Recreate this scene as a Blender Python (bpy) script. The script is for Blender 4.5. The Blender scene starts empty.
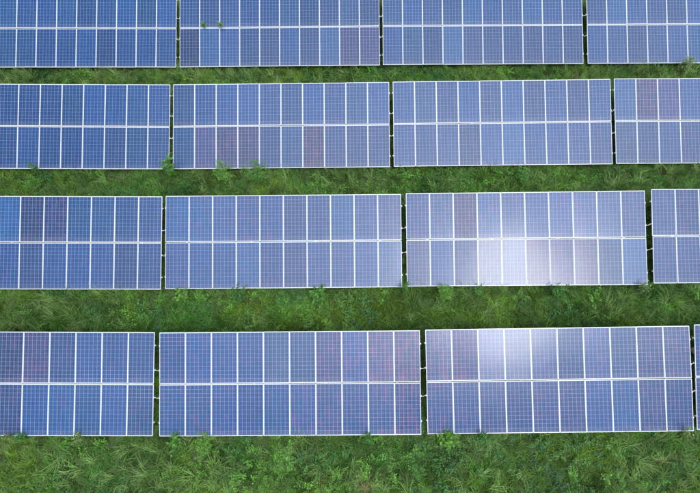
import bpy, math, random
import numpy as np
from mathutils import Matrix, Vector, Euler

random.seed(7)
rng = np.random.default_rng(11)
scene = bpy.context.scene
COL = scene.collection
R = math.radians

# ------------------------------------------------------------------ camera, sky, sun, exposure
ZOFF = 20.85                       # flight height of the drone above the field
cam_data = bpy.data.cameras.new('camera')
cam_data.sensor_fit = 'HORIZONTAL'
cam_data.sensor_width = 36.0
cam_data.lens = 36.0 * 500.0 / 700.0
cam_data.clip_start = 0.1
cam_data.clip_end = 3000
cam = bpy.data.objects.new('camera', cam_data)
COL.objects.link(cam)
cam.location = (0, 0, ZOFF)
cam.rotation_euler = (R(20.936), 0, 0)
scene.camera = cam

SUN_DIR = Vector((0.285, -0.385, 1.0)).normalized()      # towards the sun
sun_el = math.asin(SUN_DIR.z)
sun_az = math.atan2(SUN_DIR.x, SUN_DIR.y)               # clockwise from +Y

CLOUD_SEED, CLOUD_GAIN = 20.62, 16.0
world = bpy.data.worlds.new('World')
scene.world = world
world.use_nodes = True
wn = world.node_tree.nodes
wl = world.node_tree.links
bg = wn['Background']
sky = wn.new('ShaderNodeTexSky')
sky.sky_type = 'NISHITA'
sky.sun_disc = False
sky.sun_elevation = sun_el
sky.sun_rotation = sun_az
sky.altitude = 50
sky.air_density = 1.0
sky.dust_density = 3.0
sky.ozone_density = 1.0
# thin broken cloud over the whole dome, on a flat layer so that it thins out to streaks at the horizon
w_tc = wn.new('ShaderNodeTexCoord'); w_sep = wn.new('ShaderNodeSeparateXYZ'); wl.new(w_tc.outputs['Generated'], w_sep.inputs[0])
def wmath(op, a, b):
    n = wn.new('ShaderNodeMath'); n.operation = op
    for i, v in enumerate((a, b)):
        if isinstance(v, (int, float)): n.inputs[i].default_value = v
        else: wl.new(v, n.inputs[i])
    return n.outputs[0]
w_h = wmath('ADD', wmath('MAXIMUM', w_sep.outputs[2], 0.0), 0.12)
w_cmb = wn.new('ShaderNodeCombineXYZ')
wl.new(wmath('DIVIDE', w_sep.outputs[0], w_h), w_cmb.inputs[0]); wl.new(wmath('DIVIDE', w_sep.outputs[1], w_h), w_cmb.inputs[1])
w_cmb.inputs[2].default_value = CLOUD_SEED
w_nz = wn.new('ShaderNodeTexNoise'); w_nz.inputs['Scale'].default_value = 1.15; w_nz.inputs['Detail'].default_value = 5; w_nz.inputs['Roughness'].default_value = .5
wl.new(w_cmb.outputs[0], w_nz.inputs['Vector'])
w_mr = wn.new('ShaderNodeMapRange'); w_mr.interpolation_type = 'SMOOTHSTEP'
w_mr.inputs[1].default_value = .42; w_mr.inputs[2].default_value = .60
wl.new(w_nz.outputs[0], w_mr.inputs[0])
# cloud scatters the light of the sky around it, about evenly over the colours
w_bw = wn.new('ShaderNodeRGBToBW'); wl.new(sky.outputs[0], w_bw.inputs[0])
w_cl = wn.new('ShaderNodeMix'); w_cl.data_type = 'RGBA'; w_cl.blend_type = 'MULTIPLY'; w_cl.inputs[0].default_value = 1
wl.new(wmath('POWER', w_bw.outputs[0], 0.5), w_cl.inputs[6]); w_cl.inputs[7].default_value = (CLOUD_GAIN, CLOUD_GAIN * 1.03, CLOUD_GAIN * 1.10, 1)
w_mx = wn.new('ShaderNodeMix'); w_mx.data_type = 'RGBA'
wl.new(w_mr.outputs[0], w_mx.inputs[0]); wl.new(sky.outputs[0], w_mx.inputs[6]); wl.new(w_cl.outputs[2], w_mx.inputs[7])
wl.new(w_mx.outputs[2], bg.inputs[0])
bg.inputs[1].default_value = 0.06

sun_data = bpy.data.lights.new('sun', 'SUN')
sun_data.energy = 0.5
sun_data.angle = R(15)
sun_data.color = (1.0, 0.975, 0.94)
sun = bpy.data.objects.new('sun', sun_data)
COL.objects.link(sun)
sun.rotation_euler = SUN_DIR.to_track_quat('Z', 'Y').to_euler()

scene.view_settings.view_transform = 'Standard'
scene.view_settings.look = 'None'
scene.view_settings.gamma = 1.0
scene.view_settings.use_curve_mapping = False
scene.view_settings.exposure = 0.60

scene.render.engine = 'CYCLES'
scene.cycles.max_bounces = 5
scene.cycles.diffuse_bounces = 2
scene.cycles.glossy_bounces = 2
scene.cycles.transmission_bounces = 3
scene.cycles.transparent_max_bounces = 4
scene.cycles.use_denoising = True
scene.cycles.denoising_prefilter = 'NONE'

# ------------------------------------------------------------------ helpers
class MB:
    """collects faces of one mesh"""
    def __init__(self):
        self.v = []; self.f = []; self.m = []
    def face(self, pts, mi=0):
        n = len(self.v); self.v += [tuple(p) for p in pts]
        self.f.append(tuple(range(n, n + len(pts)))); self.m.append(mi)
    def box(self, x0, x1, y0, y1, z0, z1, mat=None):
        n = len(self.v)
        P = [(x, y, z) for z in (z0, z1) for y in (y0, y1) for x in (x0, x1)]
        if mat is not None: P = [tuple(mat @ Vector(p)) for p in P]
        self.v += P
        for q in ((0, 2, 3, 1), (4, 5, 7, 6), (0, 1, 5, 4), (2, 6, 7, 3), (0, 4, 6, 2), (1, 3, 7, 5)):
            self.f.append(tuple(n + i for i in q)); self.m.append(0)
    def tube(self, pts, rad, sides=6):
        n = len(self.v); k = len(pts)
        for i, p in enumerate(pts):
            p = Vector(p)
            a = Vector(pts[max(0, i - 1)]); b = Vector(pts[min(k - 1, i + 1)])
            t = (b - a).normalized()
            s = t.cross(Vector((0.31, 0.17, 0.93))).normalized(); u = t.cross(s)
            r = rad[i] if isinstance(rad, (list, tuple)) else rad
            for j in range(sides):
                an = 2 * math.pi * j / sides
                self.v.append(tuple(p + s * math.cos(an) * r + u * math.sin(an) * r))
        for i in range(k - 1):
            for j in range(sides):
                a = n + i * sides + j; b = n + i * sides + (j + 1) % sides
                self.f.append((a, b, b + sides, a + sides)); self.m.append(0)
        self.f.append(tuple(n + j for j in range(sides))[::-1]); self.m.append(0)
        self.f.append(tuple(n + (k - 1) * sides + j for j in range(sides))); self.m.append(0)
    def mesh(self, name, mats, smooth=False):
        me = bpy.data.meshes.new(name)
        me.from_pydata(self.v, [], self.f)
        for m in (mats if isinstance(mats, (list, tuple)) else [mats]): me.materials.append(m)
        me.polygons.foreach_set('material_index', self.m)
        if smooth: me.polygons.foreach_set('use_smooth', [True] * len(self.f))
        me.update()
        return me

def link(name, data, parent=None, matrix=None):
    o = bpy.data.objects.new(name, data)
    COL.objects.link(o)
    if parent is not None: o.parent = parent
    if matrix is not None: o.matrix_basis = matrix
    return o

def tag(o, label=None, category=None, group=None, kind=None):
    if label: o['label'] = label
    if category: o['category'] = category
    if group: o['group'] = group
    if kind: o['kind'] = kind
    return o

_tab = np.random.default_rng(3).random((256, 256))
def vnoise(x, y, scale, seed=0):
    """smooth value noise in 0..1"""
    x = np.asarray(x, float) / scale + 37.7 * seed + 500; y = np.asarray(y, float) / scale + 91.3 * seed + 500
    xi = np.floor(x).astype(int); yi = np.floor(y).astype(int)
    fx = x - xi; fy = y - yi
    fx = fx * fx * (3 - 2 * fx); fy = fy * fy * (3 - 2 * fy)
    g = lambda i, j: _tab[(xi + i) & 255, (yi + j) & 255]
    return (g(0, 0) * (1 - fx) + g(1, 0) * fx) * (1 - fy) + (g(0, 1) * (1 - fx) + g(1, 1) * fx) * fy
def fnoise(x, y, scale, seed=0):
    return 0.55 * vnoise(x, y, scale, seed) + 0.3 * vnoise(x, y, scale * .45, seed + 5) + 0.15 * vnoise(x, y, scale * .2, seed + 9)

# ------------------------------------------------------------------ materials
def new_mat(name):
    m = bpy.data.materials.new(name); m.use_nodes = True
    nt = m.node_tree
    return m, nt, nt.nodes['Principled BSDF']
def N(nt, t, **kw):
    n = nt.nodes.new(t)
    for k, v in kw.items(): setattr(n, k, v)
    return n
def math_node(nt, op, a, b=None, c=None):
    n = N(nt, 'ShaderNodeMath', operation=op)
    for i, v in enumerate((a, b, c)):
        if v is None: continue
        if isinstance(v, (int, float)): n.inputs[i].default_value = v
        else: nt.links.new(v, n.inputs[i])
    return n.outputs[0]
def mix_col(nt, fac, a, b, blend='MIX'):
    n = N(nt, 'ShaderNodeMix', data_type='RGBA', blend_type=blend)
    for sock, v in ((n.inputs[0], fac), (n.inputs[6], a), (n.inputs[7], b)):
        if isinstance(v, (int, float)): sock.default_value = v
        elif isinstance(v, (tuple, list)): sock.default_value = (*v[:3], 1)
        else: nt.links.new(v, sock)
    return n.outputs[2]

PW, PL = 0.992, 1.956              # panel width and length
FR = 0.017                         # width of the frame's top lip
CELL = 0.1585                      # cell pitch

def make_cell_material():
    m, nt, b = new_mat('photovoltaic_cells')
    tc = N(nt, 'ShaderNodeTexCoord'); sep = N(nt, 'ShaderNodeSeparateXYZ')
    nt.links.new(tc.outputs['Object'], sep.inputs[0])
    info = N(nt, 'ShaderNodeObjectInfo')
    cx = math_node(nt, 'ADD', math_node(nt, 'DIVIDE', sep.outputs[0], CELL), 3.0)
    cy = math_node(nt, 'ADD', math_node(nt, 'DIVIDE', sep.outputs[1], CELL), 6.0)
    fx = math_node(nt, 'FRACT', cx); fy = math_node(nt, 'FRACT', cy)
    ix = math_node(nt, 'FLOOR', cx); iy = math_node(nt, 'FLOOR', cy)
    # distance from cell centre
    dx = math_node(nt, 'ABSOLUTE', math_node(nt, 'SUBTRACT', fx, .5))
    dy = math_node(nt, 'ABSOLUTE', math_node(nt, 'SUBTRACT', fy, .5))
    gapx = math_node(nt, 'GREATER_THAN', dx, .5 - .030)
    gapy = math_node(nt, 'GREATER_THAN', dy, .5 - .022)
    corner = math_node(nt, 'GREATER_THAN', math_node(nt, 'ADD', dx, dy), 1.0 - .075)
    gap = math_node(nt, 'MAXIMUM', math_node(nt, 'MAXIMUM', gapx, gapy), corner)
    # outside the cell field: white backsheet margin
    ox = math_node(nt, 'GREATER_THAN', math_node(nt, 'ABSOLUTE', math_node(nt, 'SUBTRACT', cx, 3.0)), 3.0)
    oy = math_node(nt, 'GREATER_THAN', math_node(nt, 'ABSOLUTE', math_node(nt, 'SUBTRACT', cy, 6.0)), 6.0)
    outside = math_node(nt, 'MAXIMUM', ox, oy)
    gap = math_node(nt, 'MAXIMUM', gap, outside)
    # three busbars along each cell
    f3 = math_node(nt, 'FRACT', math_node(nt, 'MULTIPLY', fx, 3.0))
    bus = math_node(nt, 'GREATER_THAN', math_node(nt, 'ABSOLUTE', math_node(nt, 'SUBTRACT', f3, .5)), 2.0)
    bus = math_node(nt, 'LESS_THAN', math_node(nt, 'ABSOLUTE', math_node(nt, 'SUBTRACT', f3, .5)), .026)
    # per cell tone of the polycrystalline silicon
    comb = N(nt, 'ShaderNodeCombineXYZ')
    nt.links.new(ix, comb.inputs[0]); nt.links.new(iy, comb.inputs[1])
    nt.links.new(math_node(nt, 'MULTIPLY', info.outputs['Random'], 517.0), comb.inputs[2])
    wn_ = N(nt, 'ShaderNodeTexWhiteNoise', noise_dimensions='3D'); nt.links.new(comb.outputs[0], wn_.inputs['Vector'])
    sepc = N(nt, 'ShaderNodeSeparateColor'); nt.links.new(wn_.outputs['Color'], sepc.inputs[0])
    # crystal grains
    addv = N(nt, 'ShaderNodeVectorMath', operation='ADD'); nt.links.new(tc.outputs['Object'], addv.inputs[0]); nt.links.new(comb.outputs[0], addv.inputs[1])
    vor = N(nt, 'ShaderNodeTexVoronoi', feature='F1'); vor.inputs['Scale'].default_value = 45
    nt.links.new(addv.outputs[0], vor.inputs['Vector'])
    sepv = N(nt, 'ShaderNodeSeparateColor'); nt.links.new(vor.outputs['Color'], sepv.inputs[0])
    tone = math_node(nt, 'ADD', .80, math_node(nt, 'MULTIPLY', sepc.outputs[0], .16))
    tone = math_node(nt, 'ADD', tone, math_node(nt, 'MULTIPLY', sepv.outputs[0], .16))
    base = mix_col(nt, 1.0, info.outputs['Color'], tone, 'MULTIPLY')
    # some cells of a string lean to violet
    nz = N(nt, 'ShaderNodeTexNoise'); nz.inputs['Scale'].default_value = 1.0; nz.inputs['Detail'].default_value = 3
    mp = N(nt, 'ShaderNodeMapping'); mp.inputs['Scale'].default_value = (9, 1.6, 1)
    av2 = N(nt, 'ShaderNodeVectorMath', operation='ADD'); nt.links.new(tc.outputs['Object'], av2.inputs[0])
    cb2 = N(nt, 'ShaderNodeCombineXYZ'); nt.links.new(math_node(nt, 'MULTIPLY', info.outputs['Random'], 91.0), cb2.inputs[2]); nt.links.new(cb2.outputs[0], av2.inputs[1])
    nt.links.new(av2.outputs[0], mp.inputs[0]); nt.links.new(mp.outputs[0], nz.inputs['Vector'])
    vio = math_node(nt, 'MULTIPLY', math_node(nt, 'SMOOTH_MIN', math_node(nt, 'MAXIMUM', math_node(nt, 'SUBTRACT', math_node(nt, 'ADD', nz.outputs[0], math_node(nt, 'MULTIPLY', sepc.outputs[1], .22)), .54), 0.0), .3, .05), info.outputs['Alpha'])
    base = mix_col(nt, math_node(nt, 'MULTIPLY', vio, .9), base, (.12, .065, .19))
    pinkf = math_node(nt, 'MULTIPLY', vio, 3.0)
    base = mix_col(nt, math_node(nt, 'MULTIPLY', bus, .55), base, (.34, .42, .56))
    base = mix_col(nt, gap, base, mix_col(nt, pinkf, (.17, .27, .46), (.42, .22, .32)))
    base = mix_col(nt, outside, base, (.7, .72, .76))
    # dust film, thicker towards the lower rim of each panel
    dn = N(nt, 'ShaderNodeTexNoise'); dn.inputs['Scale'].default_value = 3.5; dn.inputs['Detail'].default_value = 6
    nt.links.new(av2.outputs[0], dn.inputs['Vector'])
    low = N(nt, 'ShaderNodeMapRange'); low.inputs[1].default_value = -.70; low.inputs[2].default_value = -.97; low.inputs[3].default_value = 0; low.inputs[4].default_value = .12
    nt.links.new(sep.outputs[1], low.inputs[0])
    dust = math_node(nt, 'MULTIPLY', math_node(nt, 'ADD', low.outputs[0], .02), math_node(nt, 'MULTIPLY', dn.outputs[0], 1.6))
    base = mix_col(nt, dust, base, (.42, .40, .36))
    nt.links.new(base, b.inputs['Base Color'])
    b.inputs['IOR'].default_value = 1.5
    rg = math_node(nt, 'ADD', .12, math_node(nt, 'MULTIPLY', dn.outputs[0], .06))
    nt.links.new(rg, b.inputs['Roughness'])
    b.inputs['Coat Weight'].default_value = .25
    b.inputs['Specular IOR Level'].default_value = .36
    b.inputs['Coat Roughness'].default_value = .55
    b.inputs['Coat IOR'].default_value = 1.45
    return m
M_CELL = make_cell_material()

def simple(name, col, rough=.5, metal=0.0, var=.1, scale=8.0):
    m, nt, b = new_mat(name)
    tc = N(nt, 'ShaderNodeTexCoord')
    nz = N(nt, 'ShaderNodeTexNoise'); nz.inputs['Scale'].default_value = scale; nz.inputs['Detail'].default_value = 5
    nt.links.new(tc.outputs['Object'], nz.inputs['Vector'])
    a = tuple(c * (1 - var) for c in col); c2 = tuple(min(1, c * (1 + var)) for c in col)
    nt.links.new(mix_col(nt, nz.outputs[0], a, c2), b.inputs['Base Color'])
    b.inputs['Roughness'].default_value = rough; b.inputs['Metallic'].default_value = metal
    return m
M_FRAME = simple('anodised_aluminium', (.56, .60, .64), .45, .1, .06, 14)
M_STEEL = simple('galvanised_steel', (.50, .52, .54), .5, .5, .15, 20)
M_BACK = simple('white_backsheet', (.7, .7, .7), .7, 0, .05)
M_CONC = simple('concrete', (.36, .35, .32), .9, 0, .2, 25)
M_CABLE = simple('pale_cable', (.72, .74, .76), .5, 0, .08)

def leaf_material(name, instanced, color=(.06, .13, .03)):
    m, nt, b = new_mat(name)
    if instanced:
        at = N(nt, 'ShaderNodeAttribute', attribute_type='GEOMETRY', attribute_name='tint'); src = at.outputs['Color']
    else:
        oi = N(nt, 'ShaderNodeObjectInfo'); src = oi.outputs['Color']
    geo = N(nt, 'ShaderNodeNewGeometry')
    rnd = math_node(nt, 'ADD', .5, math_node(nt, 'MULTIPLY', geo.outputs['Random Per Island'], 1.15))
    c = mix_col(nt, 1.0, src, rnd, 'MULTIPLY')
    wn2 = N(nt, 'ShaderNodeTexWhiteNoise', noise_dimensions='1D')
    nt.links.new(math_node(nt, 'MULTIPLY', geo.outputs['Random Per Island'], 731.0), wn2.inputs['W'])
    c = mix_col(nt, math_node(nt, 'MULTIPLY', math_node(nt, 'GREATER_THAN', wn2.outputs['Value'], .95), .6), c, (.20, .19, .07))
    nt.links.new(c, b.inputs['Base Color'])
    b.inputs['Roughness'].default_value = .48
    b.inputs['Specular IOR Level'].default_value = .4
    tr = N(nt, 'ShaderNodeBsdfTranslucent'); nt.links.new(mix_col(nt, 1.0, c, (1.2, 1.25, .6), 'MULTIPLY'), tr.inputs[0])
    mx = N(nt, 'ShaderNodeMixShader'); mx.inputs[0].default_value = .36
    out = nt.nodes['Material Output']
    nt.links.new(b.outputs[0], mx.inputs[1]); nt.links.new(tr.outputs[0], mx.inputs[2]); nt.links.new(mx.outputs[0], out.inputs[0])
    return m
M_GRASS = leaf_material('grass_blades', True)
M_LEAF = leaf_material('weed_leaves', False)
M_STEM = simple('green_stem', (.10, .13, .05), .6, 0, .3)

def ground_material():
    m, nt, b = new_mat('field_soil')
    tc = N(nt, 'ShaderNodeTexCoord')
    n1 = N(nt, 'ShaderNodeTexNoise'); n1.inputs['Scale'].default_value = .8; n1.inputs['Detail'].default_value = 8
    n2 = N(nt, 'ShaderNodeTexNoise'); n2.inputs['Scale'].default_value = 14; n2.inputs['Detail'].default_value = 8
    nt.links.new(tc.outputs['Object'], n1.inputs['Vector']); nt.links.new(tc.outputs['Object'], n2.inputs['Vector'])
    r = N(nt, 'ShaderNodeValToRGB'); nt.links.new(n2.outputs[0], r.inputs[0])
    e = r.color_ramp.elements
    e[0].position = .3; e[0].color = (.022, .055, .012, 1); e[1].position = .72; e[1].color = (.07, .125, .03, 1)
    c = mix_col(nt, math_node(nt, 'MULTIPLY', n1.outputs[0], .25), r.outputs[0], (.07, .065, .03))
    nt.links.new(c, b.inputs['Base Color']); b.inputs['Roughness'].default_value = .95
    bp = N(nt, 'ShaderNodeBump'); bp.inputs['Strength'].default_value = .8; bp.inputs['Distance'].default_value = .06
    nt.links.new(n2.outputs[0], bp.inputs['Height']); nt.links.new(bp.outputs[0], b.inputs['Normal'])
    return m
M_GROUND = ground_material()

# ------------------------------------------------------------------ where the tables stand (x, y, z of the centre; tilt, roll, yaw in degrees)
TABLES = {
 '1A': (-13.669, 19.107, -19.438, 19.25, -.01, .03), '1B': (-3.519, 19.149, -19.409, 19.11, .33, .53),
 '1C': (6.619, 19.224, -19.364, 18.88, .17, .33),    '1D': (16.824, 19.272, -19.340, 18.88, .22, .20),
 '2A': (-13.316, 13.411, -19.554, 19.08, -.33, -.15), '2B': (-3.176, 13.425, -19.508, 18.97, .76, .46),
 '2C': (6.979, 13.496, -19.392, 18.75, .76, .57),    '2D': (17.136, 13.580, -19.334, 18.78, .12, .31),
 '3A': (-12.953, 7.700, -19.662, 19.06, -.24, -.13), '3B': (-2.811, 7.749, -19.653, 18.99, .20, .50),
 '3C': (7.369, 7.810, -19.490, 18.73, 1.74, .45),    '3D': (17.625, 7.899, -19.353, 18.70, -.05, .35),
 '4A': (-12.496, 1.929, -19.682, 19.02, -.64, -.30), '4B': (-2.302, 1.939, -19.680, 18.98, .70, .58),
 '4C': (7.898, 2.047, -19.504, 18.56, 1.42, 1.04),   '4D': (18.042, 2.158, -19.395, 18.77, .02, .16),
}
TW, TH = 9.974, 3.937
LOW = 0.40                          # height of the lower edge above the ground
_tc = np.array([[p[0], p[1], p[2] + ZOFF - TH / 2 * math.sin(R(p[3])) - LOW] for p in TABLES.values()])
def gz(x, y):
    """height of the field"""
    x = np.asarray(x, float); y = np.asarray(y, float)
    xx = np.clip(x, -24, 26); yy = np.clip(y, -6, 26)
    w = np.exp(-((xx[..., None] - _tc[:, 0]) ** 2 / 50 + (yy[..., None] - _tc[:, 1]) ** 2 / 22)) + 1e-9
    z = (w * _tc[:, 2]).sum(-1) / w.sum(-1)
    z = z + .16 * (fnoise(x, y, 3.2, 2) - .5)
    return z
def clearance(x, y):
    """free height under the panels at a spot of the field (9 where no table stands above)"""
    x = np.asarray(x, float); y = np.asarray(y, float)
    c = np.full(x.shape, 9.0)
    for p in TABLES.values():
        dy = y - p[1]; dx = x - p[0]
        hy = TH / 2 * math.cos(R(p[3]))
        ins = (np.abs(dx) < TW / 2 + .02) & (np.abs(dy) < hy + .02)
        cz = p[2] + ZOFF + dy * math.tan(R(p[3])) + dx * math.sin(R(p[4])) - .07
        c = np.where(ins, cz - gz(x, y), c)
    return c

# ------------------------------------------------------------------ the field
def build_ground():
    def axis(lo, hi, step, far):
        core = list(np.arange(lo, hi + .01, step))
        out = [lo - d for d in far[::-1]] + core + [hi + d for d in far]
        return np.array(out)
    far = [2, 5, 10, 20, 45, 100, 220, 500, 1000]
    xs = axis(-24, 26, .4, far); ys = axis(-8, 28, .4, far)
    X, Y = np.meshgrid(xs, ys)
    Z = gz(X, Y) + .05 * (fnoise(X, Y, .9, 4) - .5)
    v = np.stack([X, Y, Z], -1).reshape(-1, 3)
    nx, ny = len(xs), len(ys)
    f = [(j * nx + i, j * nx + i + 1, (j + 1) * nx + i + 1, (j + 1) * nx + i) for j in range(ny - 1) for i in range(nx - 1)]
    me = bpy.data.meshes.new('ground'); me.from_pydata(v.tolist(), [], f); me.materials.append(M_GROUND)
    me.polygons.foreach_set('use_smooth', [True] * len(f)); me.update()
    tag(link('ground', me), kind='structure')
build_ground()

# ------------------------------------------------------------------ solar tables
def panel_mesh():
    mb = MB()
    a, b = PW / 2 - FR + .002, PL / 2 - FR + .002
    mb.face([(-a, -b, -.0035), (a, -b, -.0035), (a, b, -.0035), (-a, b, -.0035)], 0)
    mb.face([(-a, b, -.010), (a, b, -.010), (a, -b, -.010), (-a, -b, -.010)], 1)
    # junction box under the laminate
    n = len(mb.f); mb.box(-.07, .07, b - .22, b - .11, -.034, -.0102)
    for i in range(n, len(mb.f)): mb.m[i] = 2
    return mb.mesh('solar_panel', [M_CELL, M_BACK, M_STEEL])
def frame_mesh():
    mb = MB(); a, b = PW / 2, PL / 2; c, d = a - FR, b - FR; h = .038; e = .0018
    out0 = [(-a, -b), (a, -b), (a, b), (-a, b)]
    out1 = [(-a + e, -b + e), (a - e, -b + e), (a - e, b - e), (-a + e, b - e)]
    inn = [(-c, -d), (c, -d), (c, d), (-c, d)]
    for i in range(4):
        j = (i + 1) % 4
        mb.face([(*out1[i], 0), (*out1[j], 0), (*inn[j], 0), (*inn[i], 0)])                       # top lip
        mb.face([(*out0[i], -e), (*out0[j], -e), (*out1[j], 0), (*out1[i], 0)])                   # bevelled arris
        mb.face([(*out0[i], -h), (*out0[j], -h), (*out0[j], -e), (*out0[i], -e)])                 # side
        mb.face([(*inn[i], 0), (*inn[j], 0), (*inn[j], -h), (*inn[i], -h)])                       # inner side
        mb.face([(*inn[i], -h), (*inn[j], -h), (*out0[j], -h), (*out0[i], -h)])                   # bottom
    return mb.mesh('frame', M_FRAME)
ME_PANEL, ME_FRAME = panel_mesh(), frame_mesh()
GX, GY = (TW - 10 * PW) / 9, TH - 2 * PL
PURLIN_V = [-1.46, -.52, .52, 1.46]
POST_U = [-4.1, -1.37, 1.37, 4.1]

def purlin_mesh():
    mb = MB(); l = TW / 2 + .045
    mb.box(-l, l, -.022, .022, -.084, -.0795)                                  # C section
    mb.box(-l, l, -.022, -.018, -.0793, -.045); mb.box(-l, l, -.022, .022, -.0448, -.0405)
    mb.box(-l, -l + .02, -.02, .022, -.0794, -.0452); mb.box(l - .02, l, -.02, .022, -.0794, -.0452)
    return mb.mesh('purlin', M_STEEL)
def rafter_mesh():
    mb = MB(); mb.box(-.03, .03, -1.75, 1.75, -.17, -.086); mb.box(-.05, .05, -1.75, 1.75, -.0895, -.0855); return mb.mesh('rafter', M_STEEL)
def clamp_mesh():
    mb = MB()
    for i in range(11):
        u = -TW / 2 + i * (PW + GX) - GX / 2
        if i == 0: u += .002
        if i == 10: u += .001
        for v in PURLIN_V:
            mb.box(u - .014, u + .014, v - .03, v + .03, .0015, .0055)
            mb.box(u - .006, u + .006, v - .006, v + .006, .0056, .012)
    return mb.mesh('panel_clamp', M_FRAME)
ME_PURLIN, ME_RAFTER, ME_CLAMP = purlin_mesh(), rafter_mesh(), clamp_mesh()
def cyl_mesh(name, r, mat, h=1.0):
    mb = MB(); mb.tube([(0, 0, 0), (0, 0, h)], r, 8); return mb.mesh(name, mat)
ME_POST = cyl_mesh('post', .04, M_STEEL); ME_FOOT = cyl_mesh('concrete_footing', .15, M_CONC, .22)

def table_frame(p):
    x, y, z, t, r, w = p
    t, r, w = R(t), R(r), R(w)
    u = Vector((1, 0, 0)); v = Vector((0, math.cos(t), math.sin(t))); n = Vector((0, -math.sin(t), math.cos(t)))
    u2 = u * math.cos(r) + n * math.sin(r); n2 = n * math.cos(r) - u * math.sin(r)
    rz = Matrix.Rotation(w, 3, 'Z')
    u2, v, n2 = rz @ u2, rz @ v, rz @ n2
    m = Matrix.Identity(4)
    for i in range(3): m[i][0], m[i][1], m[i][2] = u2[i], v[i], n2[i]
    m.translation = Vector((x, y, z + ZOFF))
    return m

ROWS = {'1': 'rearmost row', '2': 'third row from the front', '3': 'second row from the front', '4': 'frontmost row'}
TABLE_LABELS = {
 '1A': 'blue solar table of the rearmost row, cut off by the left edge of the photo',
 '1B': 'mid blue solar table left of centre in the rearmost row, weeds poking through its seam',
 '1C': 'evenly blue solar table right of centre in the rearmost row',
 '1D': 'blue solar table of the rearmost row, cut off by the right edge of the photo',
 '2A': 'dark blue solar table of the third row, cut off by the left edge',
 '2B': 'solar table left of centre in the third row, mauve panels below its seam',
 '2C': 'pale grey-blue solar table right of centre in the third row from the front',
 '2D': 'solar table of the third row with two violet panels, cut off by the right edge',
 '3A': 'deep blue solar table of the second row, cut off by the left edge',
 '3B': 'blue-grey solar table left of centre in the second row from the front',
 '3C': 'solar table in the second row with the white glare of the sun on it',
 '3D': 'narrow visible end of a solar table in the second row at the right edge',
 '4A': 'deep blue solar table of the frontmost row, cut off by the left edge',
 '4B': 'solar table with reddish streaked panels in the middle of the frontmost row',
 '4C': 'solar table on the right of the frontmost row with two pale panels above its seam',
 '4D': 'thin sliver of a solar table at the right edge of the frontmost row',
}
# panels that differ from their neighbours: (column from the left 0-9, row 1 upper / 0 lower): cell colour, batch tone with uneven sky reflection painted in, share of violet
BLUE = (.003, .044, .155); DEEP = (.002, .028, .10); VIOLET = (.019, .036, .122); PALE = (.05, .10, .29); TEAL = (.003, .055, .17)
ODD = {
 '1A': {}, '1B': {(0, 0): (DEEP, .3), (8, 0): (VIOLET, .3), (9, 0): (VIOLET, .3)}, '1C': {}, '1D': {},
 '2A': {}, '2B': {(1, 0): (VIOLET, .6), (2, 0): (VIOLET, .9), (3, 0): (VIOLET, .6), (6, 0): (VIOLET, 1.0)}, '2C': {}, '2D': {(1, 1): (VIOLET, .9), (2, 1): (VIOLET, .9)},
 '3A': {(4, 1): (DEEP, .6), (5, 1): (DEEP, .9), (6, 1): (TEAL, .1)}, '3B': {}, '3C': {(2, 1): (VIOLET, 1.0), (5, 0): (VIOLET, 1.0), (6, 0): (VIOLET, .9), (7, 0): (VIOLET, .8)}, '3D': {},
 '4A': {(4, 1): (DEEP, .8), (5, 1): (VIOLET, .8), (4, 0): (DEEP, .6)}, '4B': {(6, 1): (VIOLET, .9), (7, 1): (BLUE, 1.3), (8, 1): (VIOLET, 1.5), (9, 1): (VIOLET, 1.8), (8, 0): (BLUE, 1.5), (9, 0): (BLUE, 1.5)}, '4C': {(0, 1): (BLUE, 1.4), (1, 1): (VIOLET, 1.4), (0, 0): (BLUE, 1.2)}, '4D': {},
}
VIOLET_SHARE = {'1': .25, '2': .5, '3': .8, '4': 1.15}
FRAMES = {}
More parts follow.
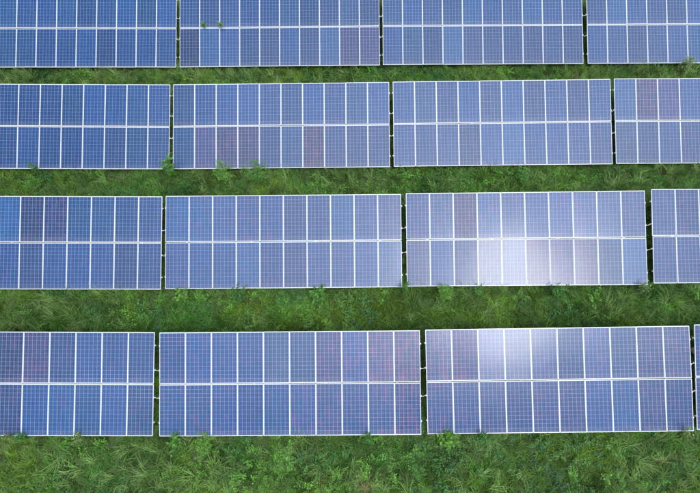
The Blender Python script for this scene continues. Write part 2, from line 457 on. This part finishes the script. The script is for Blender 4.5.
# panels bolted down a little askew (degrees about their short and their long axis)
SEAT = {('3C', 3, 0): (.0, -.1), ('3C', 4, 0): (.0, .1), ('3C', 2, 0): (-.5, -1.4), ('3C', 5, 0): (-.5, 1.3), ('3C', 6, 0): (-.6, 1.0), ('3C', 1, 0): (-.3, -1.0),
        ('3C', 3, 1): (-.9, -.2), ('3C', 4, 1): (-.9, .1), ('3C', 2, 1): (-1.0, -1.1), ('3C', 5, 1): (-1.1, .7), ('3C', 6, 1): (-.9, .5),
        ('4C', 2, 1): (-.3, -.2), ('4C', 3, 1): (-.3, .1), ('4C', 4, 1): (.1, .4), ('4C', 1, 1): (.8, -.9), ('4C', 5, 1): (.5, .6)}
for key, p in TABLES.items():
    M = table_frame(p); FRAMES[key] = M
    gx, gy = p[0], p[1]
    base = Vector((gx, gy, float(gz(gx, gy))))
    root = link('solar_table', None, None, Matrix.Translation(base) @ Matrix.Rotation(R(p[5]), 4, 'Z'))
    root.empty_display_size = .3
    tag(root, TABLE_LABELS[key], 'solar panels', 'solar tables in four rows on the field')
    inv = root.matrix_basis.inverted()
    for j in range(2):
        for i in range(10):
            u = -TW / 2 + PW / 2 + i * (PW + GX); v = (j - .5) * (PL + GY)
            ax, ay = SEAT.get((key, i, j), (random.gauss(0, .3), random.gauss(0, .3)))
            L = Matrix.Translation((u, v + random.uniform(-.002, .002), random.uniform(-.002, .001))) @ Euler((R(ax), R(ay), R(random.gauss(0, .05)))).to_matrix().to_4x4()
            o = link('solar_panel', ME_PANEL, root, inv @ M @ L)
            col, vi = ODD[key].get((i, j), (BLUE if random.random() < .75 else TEAL, VIOLET_SHARE[key[0]] * (.45 if key[1] == 'A' else 1.0) * random.uniform(.3, 1.0)))
            k = random.uniform(.78, 1.2)
            o.color = (col[0] * k, col[1] * k, col[2] * k, min(vi, 2))
            link('frame', ME_FRAME, o)
    for v in PURLIN_V:
        link('purlin', ME_PURLIN, root, inv @ M @ Matrix.Translation((0, v, 0)))
    for u in POST_U:
        link('rafter', ME_RAFTER, root, inv @ M @ Matrix.Translation((u, 0, 0)))
        for v in (-1.15, 1.15):
            top = M @ Vector((u, v, -.15)); g = float(gz(top.x, top.y))
            h = top.z - g + .1
            o = link('post', ME_POST, root, inv @ Matrix.Translation((top.x, top.y, g - .1)) @ Matrix.Diagonal((1, 1, h, 1)))
            link('concrete_footing', ME_FOOT, root, inv @ Matrix.Translation((top.x, top.y, g - .12)))
    tag(link('panel_clamp', ME_CLAMP, root, inv @ M), kind='stuff')

# cables bridging the gaps between neighbouring tables
for row, rname in ROWS.items():
    for a, b, gname in (('A', 'B', 'left'), ('B', 'C', 'middle'), ('C', 'D', 'right')):
        for v, vname in ((.52, 'upper'), (-.52, 'lower')):
            p0 = FRAMES[row + a] @ Vector((TW / 2 + .03, v, -.05)); p1 = FRAMES[row + b] @ Vector((-TW / 2 - .03, v, -.05))
            sag = random.uniform(.005, .07)
            pts = [p0.lerp(p1, t) + Vector((0, -.4 * sag * 4 * t * (1 - t), -sag * 4 * t * (1 - t))) for t in (0, .2, .4, .6, .8, 1)]
            o_ = pts[0].copy(); mb = MB(); mb.tube([q - o_ for q in pts], .008, 6)
            c = link('bonding_cable', mb.mesh('bonding_cable', M_CABLE, True), None, Matrix.Translation(o_))
            tag(c, f'{vname} pale cable bridging the {gname} gap between tables in the {rname}', 'cable', 'cables between neighbouring tables')

# ------------------------------------------------------------------ vegetation
def blade(mb, x, y, az, length, width, lean, droop, segs=3):
    """one arching grass blade as a tapered strip"""
    dx, dy = math.cos(az), math.sin(az); px, py = -dy, dx
    ang = lean; r = 0; z = 0; n = len(mb.v)
    for i in range(segs + 1):
        t = i / segs; w = width * (1 - t) ** .6 * .5
        cx, cy = x + dx * r, y + dy * r
        if i < segs: mb.v += [(cx - px * w, cy - py * w, z), (cx + px * w, cy + py * w, z)]
        else: mb.v.append((cx, cy, z))
        st = length / segs; r += math.sin(ang) * st; z += math.cos(ang) * st; ang += droop / segs
    for i in range(segs - 1):
        a = n + 2 * i; mb.f += [(a, a + 1, a + 3), (a, a + 3, a + 2)]; mb.m += [0, 0]
    a = n + 2 * (segs - 1); mb.f.append((a, a + 1, a + 2)); mb.m.append(0)

def leaf(mb, base, d, length, width, fold=.25, droop=.4, mi=0):
    """one folded leaf: base point, direction, length, width"""
    d = Vector(d).normalized(); s = d.cross(Vector((0, 0, 1)))
    if s.length < 1e-3: s = Vector((1, 0, 0))
    s.normalize(); up = s.cross(d)
    b = Vector(base); m = b + d * length * .5; t = b + d * length - up * droop * length * .5
    l = m + s * width * .5 + up * fold * width * .5; r = m - s * width * .5 + up * fold * width * .5
    n = len(mb.v); mb.v += [tuple(b), tuple(r), tuple(t), tuple(l)]
    mb.f += [(n, n + 1, n + 2), (n, n + 2, n + 3)]; mb.m += [mi, mi]

def tuft_fine(rd):
    mb = MB(); bias = rd.uniform(0, 6.283)
    for _ in range(26):
        a = rd.uniform(0, 6.283); q = .15 * math.sqrt(rd.random())
        blade(mb, math.cos(a) * q, math.sin(a) * q, rd.gauss(bias, 1.0), rd.uniform(.14, .36), rd.uniform(.012, .020), rd.uniform(.15, .9), rd.uniform(.4, 1.2), 2)
    return mb
def tuft_arch(rd):
    mb = MB(); bias = rd.uniform(0, 6.283)
    for _ in range(18):
        a = rd.uniform(0, 6.283); q = .10 * math.sqrt(rd.random())
        az = rd.gauss(bias, .75)
        blade(mb, math.cos(a) * q, math.sin(a) * q, az, rd.uniform(.30, .85), rd.uniform(.011, .020), rd.uniform(.1, .55), rd.uniform(.9, 2.0), 3)
    return mb
def tuft_herb(rd):
    mb = MB()
    for _ in range(8):
        a = rd.uniform(0, 6.283); h = rd.uniform(.16, .46); ln = rd.uniform(.05, .24)
        for k in range(6):
            t = (k + 1) / 6; c = (math.cos(a) * ln * t, math.sin(a) * ln * t, h * t)
            az = k * 2.4 + a
            leaf(mb, c, (math.cos(az), math.sin(az), rd.uniform(-.1, .5)), rd.uniform(.06, .12), rd.uniform(.035, .065), .3, rd.uniform(.1, .6))
    return mb
def tuft_frond(rd):
    mb = MB()
    for _ in range(6):
        a = rd.uniform(0, 6.283); L = rd.uniform(.32, .55); el = rd.uniform(.5, 1.1)
        c = Vector((0, 0, .05)); d = Vector((math.cos(a) * math.cos(el), math.sin(a) * math.cos(el), math.sin(el)))
        for k in range(7):
            c = c + d * (L / 7); d.z -= .12; d.normalize()
            s = d.cross(Vector((0, 0, 1))).normalized()
            wl_ = .14 * (1 - abs(k - 3) / 6)
            for sg in (-1, 1): leaf(mb, c, s * sg + d * .5, wl_, wl_ * .42, .2, .4)
        leaf(mb, c, d, .08, .04)
    return mb
def tuft_straw(rd):
    mb = MB()
    for _ in range(16):
        blade(mb, rd.gauss(0, .06), rd.gauss(0, .06), rd.uniform(0, 6.283), rd.uniform(.4, .85), rd.uniform(.010, .018), rd.uniform(.3, .9), rd.uniform(.4, 1.5), 3)
    return mb

def scatter(name, variants, pts, rot, scl, pick, tint, mat):
    """all tufts of one kind of growth as one mesh"""
    VS, FS, TS = [], [], []; n0 = 0
    for k, mb in enumerate(variants):
        sel = np.nonzero(pick == k)[0]
        if not len(sel): continue
        v = np.array(mb.v, np.float32); f = np.array(mb.f, np.int64)
        c, s = np.cos(rot[sel, 2]), np.sin(rot[sel, 2])
        q = v[None] * scl[sel][:, None]
        # lean of the whole tuft, then its turn
        q = np.stack([q[..., 0] + q[..., 2] * rot[sel, 0, None], q[..., 1] + q[..., 2] * rot[sel, 1, None], q[..., 2]], -1)
        q = np.stack([q[..., 0] * c[:, None] - q[..., 1] * s[:, None], q[..., 0] * s[:, None] + q[..., 1] * c[:, None], q[..., 2]], -1)
        q += pts[sel][:, None]
        VS.append(q.reshape(-1, 3)); FS.append((f[None] + (n0 + np.arange(len(sel)) * len(v))[:, None, None]).reshape(-1, 3))
        TS.append(np.repeat(tint[sel], len(v), 0)); n0 += len(sel) * len(v)
    V = np.concatenate(VS); F = np.concatenate(FS); T = np.concatenate(TS)
    me = bpy.data.meshes.new(name)
    me.vertices.add(len(V)); me.vertices.foreach_set('co', V.astype(np.float32).ravel())
    me.loops.add(len(F) * 3); me.loops.foreach_set('vertex_index', F.astype(np.int32).ravel())
    me.polygons.add(len(F)); me.polygons.foreach_set('loop_start', np.arange(0, len(F) * 3, 3, dtype=np.int32))
    me.update(calc_edges=True)
    a = me.attributes.new('tint', 'FLOAT_COLOR', 'POINT')
    a.data.foreach_set('color', np.concatenate([T, np.ones((len(T), 1))], 1).astype(np.float32).ravel())
    me.materials.append(mat)
    print(name, len(F), 'triangles')
    return link(name, me)

def spots(per_m2):
    x0, x1, y0, y1 = -22., 22., -4., 21.7
    n = int((x1 - x0) * (y1 - y0) * per_m2)
    x, y = rng.uniform(x0, x1, n), rng.uniform(y0, y1, n)
    k = np.abs(x) < 15.6 + .24 * (y + 2)
    return x[k], y[k]
def lerp3(a, b, t): return np.asarray(a)[None] * (1 - t[:, None]) + np.asarray(b)[None] * t[:, None]
def sstep(x, a, b):
    t = np.clip((x - a) / (b - a), 0, 1); return t * t * (3 - 2 * t)
def under_thin(x, y, keep):
    """light is scarce far under the tables: fewer plants grow there"""
    n = len(x); gapd = np.full(n, 9.); cl = clearance(x, y)
    for p in TABLES.values():
        gapd = np.where(np.abs(y - p[1]) < 2.2, np.minimum(gapd, np.abs(TW / 2 - np.abs(x - p[0]))), gapd)
    k = np.where((cl > 8) | (cl < .85) | (cl > 1.7) | (gapd < .6), 1.0, keep)
    return rng.random(n) < k
species_field = lambda x, y: fnoise(x, y, 2.6, 21)

def build_grass():
    rd = random.Random(5)
    variants = [tuft_fine(rd) for _ in range(6)] + [tuft_arch(rd) for _ in range(6)] + [tuft_straw(rd) for _ in range(3)]
    P, RT, SC, PK, TN = [], [], [], [], []
    def add(x, y, hmax, s, picks, tint):
        n = len(x); cl = clearance(x, y)
        sz = np.minimum(s * hmax, np.maximum(cl - .08, .05)) / hmax
        P.append(np.stack([x, y, gz(x, y) - .015], 1)); RT.append(np.stack([rng.normal(0, .2, n), rng.normal(0, .2, n), rng.uniform(0, 6.283, n)], 1))
        SC.append(np.stack([s, s, sz], 1)); PK.append(rng.choice(picks, n)); TN.append(tint)
    # short sward, in hummocks
    x, y = spots(31); k = under_thin(x, y, .12); x, y = x[k], y[k]
    f = fnoise(x, y, 2.2, 31); g = fnoise(x, y, .7, 33)
    t = lerp3((.070, .205, .034), (.170, .310, .034), sstep(f, .30, .72)); t = t * (.18 + 1.4 * g[:, None])
    t *= rng.uniform(.6, 1.5, len(x))[:, None]
    back = np.zeros(len(x))
    for p in TABLES.values():
        back = np.maximum(back, ((y - p[1] > 1.75) & (y - p[1] < 2.75)) * 1.0)
    add(x, y, .34, (1 + .35 * back) * (.55 + .9 * vnoise(x, y, .55, 35)) * rng.uniform(.8, 1.2, len(x)), np.arange(0, 6), t)
    # long arching grass in patches
    x, y = spots(16); f = species_field(x, y)
    k = (rng.random(len(x)) < sstep(f, .28, .55) * .85 + .15) & under_thin(x, y, .1); x, y = x[k], y[k]
    g = fnoise(x, y, 1.1, 41)
    t = lerp3((.120, .245, .055), (.245, .395, .120), sstep(g, .3, .7)) * rng.uniform(.45, 1.25, len(x))[:, None]
    add(x, y, .55, rng.uniform(.5, 1.1, len(x)), np.arange(6, 12), t)
    # rank growth along the drip edges of the tables
    for p in TABLES.values():
        n = 60; ex = rng.uniform(p[0] - TW / 2 - .1, p[0] + TW / 2 + .1, n)
        ey = p[1] - TH / 2 * math.cos(R(p[3])) - rng.uniform(.08, .38, n) + (ex - p[0]) * math.sin(R(p[5]))
        k = (rng.random(n) < sstep(fnoise(ex, ey, 1.5, 71), .5, .7)) & (np.abs(ex) < 15.6 + .24 * (ey + 2)); ex, ey = ex[k], ey[k]
        t = lerp3((.080, .200, .045), (.190, .320, .09), rng.random(len(ex))) * rng.uniform(.7, 1.25, len(ex))[:, None]
        add(ex, ey, .55, rng.uniform(.6, 1.05, len(ex)), np.arange(6, 12), t)
    # dry straw
    x, y = spots(1.8); f = fnoise(x, y, 1.8, 51); k = (rng.random(len(x)) < sstep(f, .5, .75)) & under_thin(x, y, .1); x, y = x[k], y[k]
    t = lerp3((.30, .27, .13), (.20, .12, .06), rng.random(len(x)))
    add(x, y, .5, rng.uniform(.5, 1.0, len(x)), np.arange(12, 15), t)
    o = scatter('grass', variants, np.concatenate(P), np.concatenate(RT), np.concatenate(SC), np.concatenate(PK), np.concatenate(TN), M_GRASS)
    tag(o, 'wild green grass growing between and under the rows of solar tables', 'grass', kind='stuff')
def build_herbs():
    rd = random.Random(9)
    variants = [tuft_herb(rd) for _ in range(6)] + [tuft_frond(rd) for _ in range(4)]
    x, y = spots(15); f = species_field(x, y)
    k = (rng.random(len(x)) < (1 - sstep(f, .38, .58)) * .9 + .06) & under_thin(x, y, .15); x, y = x[k], y[k]
    cl = clearance(x, y)
    n = len(x); g = fnoise(x, y, 1.6, 61)
    t = lerp3((.050, .185, .045), (.140, .350, .040), sstep(g, .32, .68)) * rng.uniform(.5, 1.15, n)[:, None]
    s = rng.uniform(.4, 1.0, n); sz = np.minimum(s * .46, np.maximum(cl - .08, .05)) / .46
    frond = fnoise(x, y, 1.3, 63) > .60
    pk = np.where(frond, rng.integers(6, 10, n), rng.integers(0, 6, n))
    o = scatter('ground_cover', variants, np.stack([x, y, gz(x, y) - .01], 1), np.stack([rng.normal(0, .1, n), rng.normal(0, .1, n), rng.uniform(0, 6.283, n)], 1),
                np.stack([s, s, sz], 1), pk, t, M_GRASS)
    tag(o, 'low broadleaf weeds in patches among the grass between the tables', 'weeds', kind='stuff')
build_grass()
build_herbs()

# ------------------------------------------------------------------ single weeds
def weed(x, y, h, spread, style, color, label, bare=.2):
    """a weed standing at x, y: stems and foliage"""
    rd = random.Random(int(1000 * x) + int(77 * y))
    root = link('weed_plant', None, None, Matrix.Translation((x, y, float(gz(x, y))))); root.empty_display_size = .2
    st, fo = MB(), MB()
    spread *= 1.25
    if style == 'leafy': ns, lv, ll, lw = 9, 14, .20, .11
    elif style == 'sprig': ns, lv, ll, lw = 5, 15, .15, .058
    elif style == 'bush': ns, lv, ll, lw = 16, 16, .11, .06
    else: ns, lv, ll, lw = 9, 13, .14, .045          # compound
    for k in range(ns):
        az = 6.283 * k / ns + rd.uniform(-.4, .4); out = spread * rd.uniform(.3, 1.0); hh = h * rd.uniform(.65, 1.0)
        if k == 0: out *= .2; hh = h
        if bare > .5: hh = h * rd.uniform(.93, 1.0)
        spread_at = lambda t: max(0, (t - bare * .9) / (1 - bare * .9)) ** 1.2
        pts = [Vector((math.cos(az) * out * spread_at(t), math.sin(az) * out * spread_at(t), hh * t - .03 * (1 - t))) for t in (0, .25, .5, .75, .88, 1)]
        st.tube(pts, [.009, .008, .006, .005, .004, .003], 5)
        for j in range(lv):
            t = bare + (1 - bare) * (j + rd.random() * .6) / lv
            kn = (0, .25, .5, .75, .88, 1.0001)
            i = max(q for q in range(5) if kn[q] <= min(t, 1)); c = pts[i].lerp(pts[i + 1], (min(t, 1) - kn[i]) / (kn[i + 1] - kn[i]))
            a2 = j * 2.399 + rd.uniform(-.4, .4) + az
            d = Vector((math.cos(a2), math.sin(a2), rd.uniform(-.25, .55)))
            L = ll * rd.uniform(.65, 1.25) * (1.15 - .4 * t)
            if bare > .5: L *= .7
            if style == 'compound':
                d.normalize(); s = d.cross(Vector((0, 0, 1))).normalized()
                for q in (.3, .6, .9):
                    for sg in (-1, 1): leaf(fo, c + d * L * 1.5 * q, s * sg + d * .7, L * .6, L * .28, .2, .3)
                leaf(fo, c + d * L * 1.4, d, L * .6, L * .3)
            else:
                leaf(fo, c, d, L, lw * rd.uniform(.75, 1.2), .3, rd.uniform(.1, .6))
    link('stem', st.mesh('stem', M_STEM, True), root)
    f = link('foliage', fo.mesh('foliage', M_LEAF), root); f.color = (*color, 1)
    tag(root, label, 'weed', 'single weeds along the table edges')
G1, G2, G3, G4 = (.08, .23, .035), (.115, .28, .04), (.06, .19, .035), (.16, .25, .08)
WEEDS = [
 (-8.16, 11.36, 1.60, .45, 'leafy', G1, 'tall leafy weed at the left gap of the third row, covering two table corners'),
 (-5.75, 11.15, 1.35, .60, 'compound', G2, 'bushy weed before the third row, left one of a pair near its leftmost gap'),
 (-4.20, 11.20, 1.60, .62, 'compound', G1, 'bushy weed before the third row, right one of a pair near its leftmost gap'),
 (-14.35, 11.45, 1.25, .16, 'sprig', G3, 'thin sprig over the lower rim of the leftmost table in the third row'),
 (-7.23, 19.08, 1.42, .08, 'sprig', G1, 'left of two tiny weeds growing up through the seam of a rearmost table', .88),
 (-6.39, 19.09, 1.44, .10, 'sprig', G2, 'right of two tiny weeds growing up through the seam of a rearmost table', .88),
 (3.75, -.12, .92, .42, 'leafy', G2, 'bright green leafy weed at the front rim beside the middle gap of the frontmost row'),
 (8.59, 5.62, 1.15, .34, 'bush', G3, 'dark bushy weed over the lower rim below the glare in the second row'),
 (5.32, 5.62, 1.00, .26, 'sprig', G1, 'small weed over the lower rim of the glaring table, left of its brightest panel'),
 (3.95, 5.65, .95, .28, 'compound', G2, 'small weed at the lower left part of the glaring table in the second row'),
 (2.28, 5.75, 1.45, .15, 'sprig', G3, 'thin weed standing in the middle gap of the second row'),
 (.68, -.05, .95, .22, 'sprig', G3, 'feathery sprig at the lower right rim of the middle table in the frontmost row'),
 (-5.55, -.28, .72, .50, 'compound', G2, 'wide bushy weed before the left part of the middle frontmost table'),
 (-6.60, -.22, .70, .34, 'leafy', G1, 'low leafy weed beside the left gap of the frontmost row'),
 (-10.26, -.02, .85, .20, 'sprig', G4, 'pale sprig at the lower rim of the left frontmost table, near its right half'),
 (-12.85, .02, 1.05, .14, 'sprig', G4, 'left of two sprigs over the lower rim near the lower left picture corner'),
 (-12.38, .02, 1.08, .14, 'sprig', G3, 'right of two sprigs over the lower rim near the lower left picture corner'),
 (4.99, .05, 1.05, .17, 'sprig', G3, 'dark sprig over the lower rim of the right frontmost table'),
 (12.60, .12, 1.02, .22, 'sprig', G4, 'pale sprig at the lower right corner of the right frontmost table'),
 (16.50, 17.05, 1.25, .26, 'compound', G4, 'tall pale weed over the lower rim of the rearmost table at the right edge'),
 (12.15, 5.78, 1.20, .24, 'sprig', G4, 'pale weed over the lower right corner of the glaring table in the second row'),
 (15.75, 11.40, 1.10, .22, 'sprig', G4, 'sprig over the lower rim of the third row table at the right edge'),
 (-1.34, 5.55, .90, .34, 'leafy', G1, 'leafy weed below the middle of the blue-grey table in the second row'),
 (-4.62, 5.55, .85, .46, 'bush', G3, 'dark low bush below the blue-grey table in the second row'),
 (-7.03, 5.55, .75, .28, 'leafy', G2, 'bright leafy weed beside the left gap of the second row'),
 (7.84, 11.10, .85, .38, 'compound', G1, 'bushy weed below the middle of the pale table in the third row'),
]
for w in WEEDS: weed(*w)
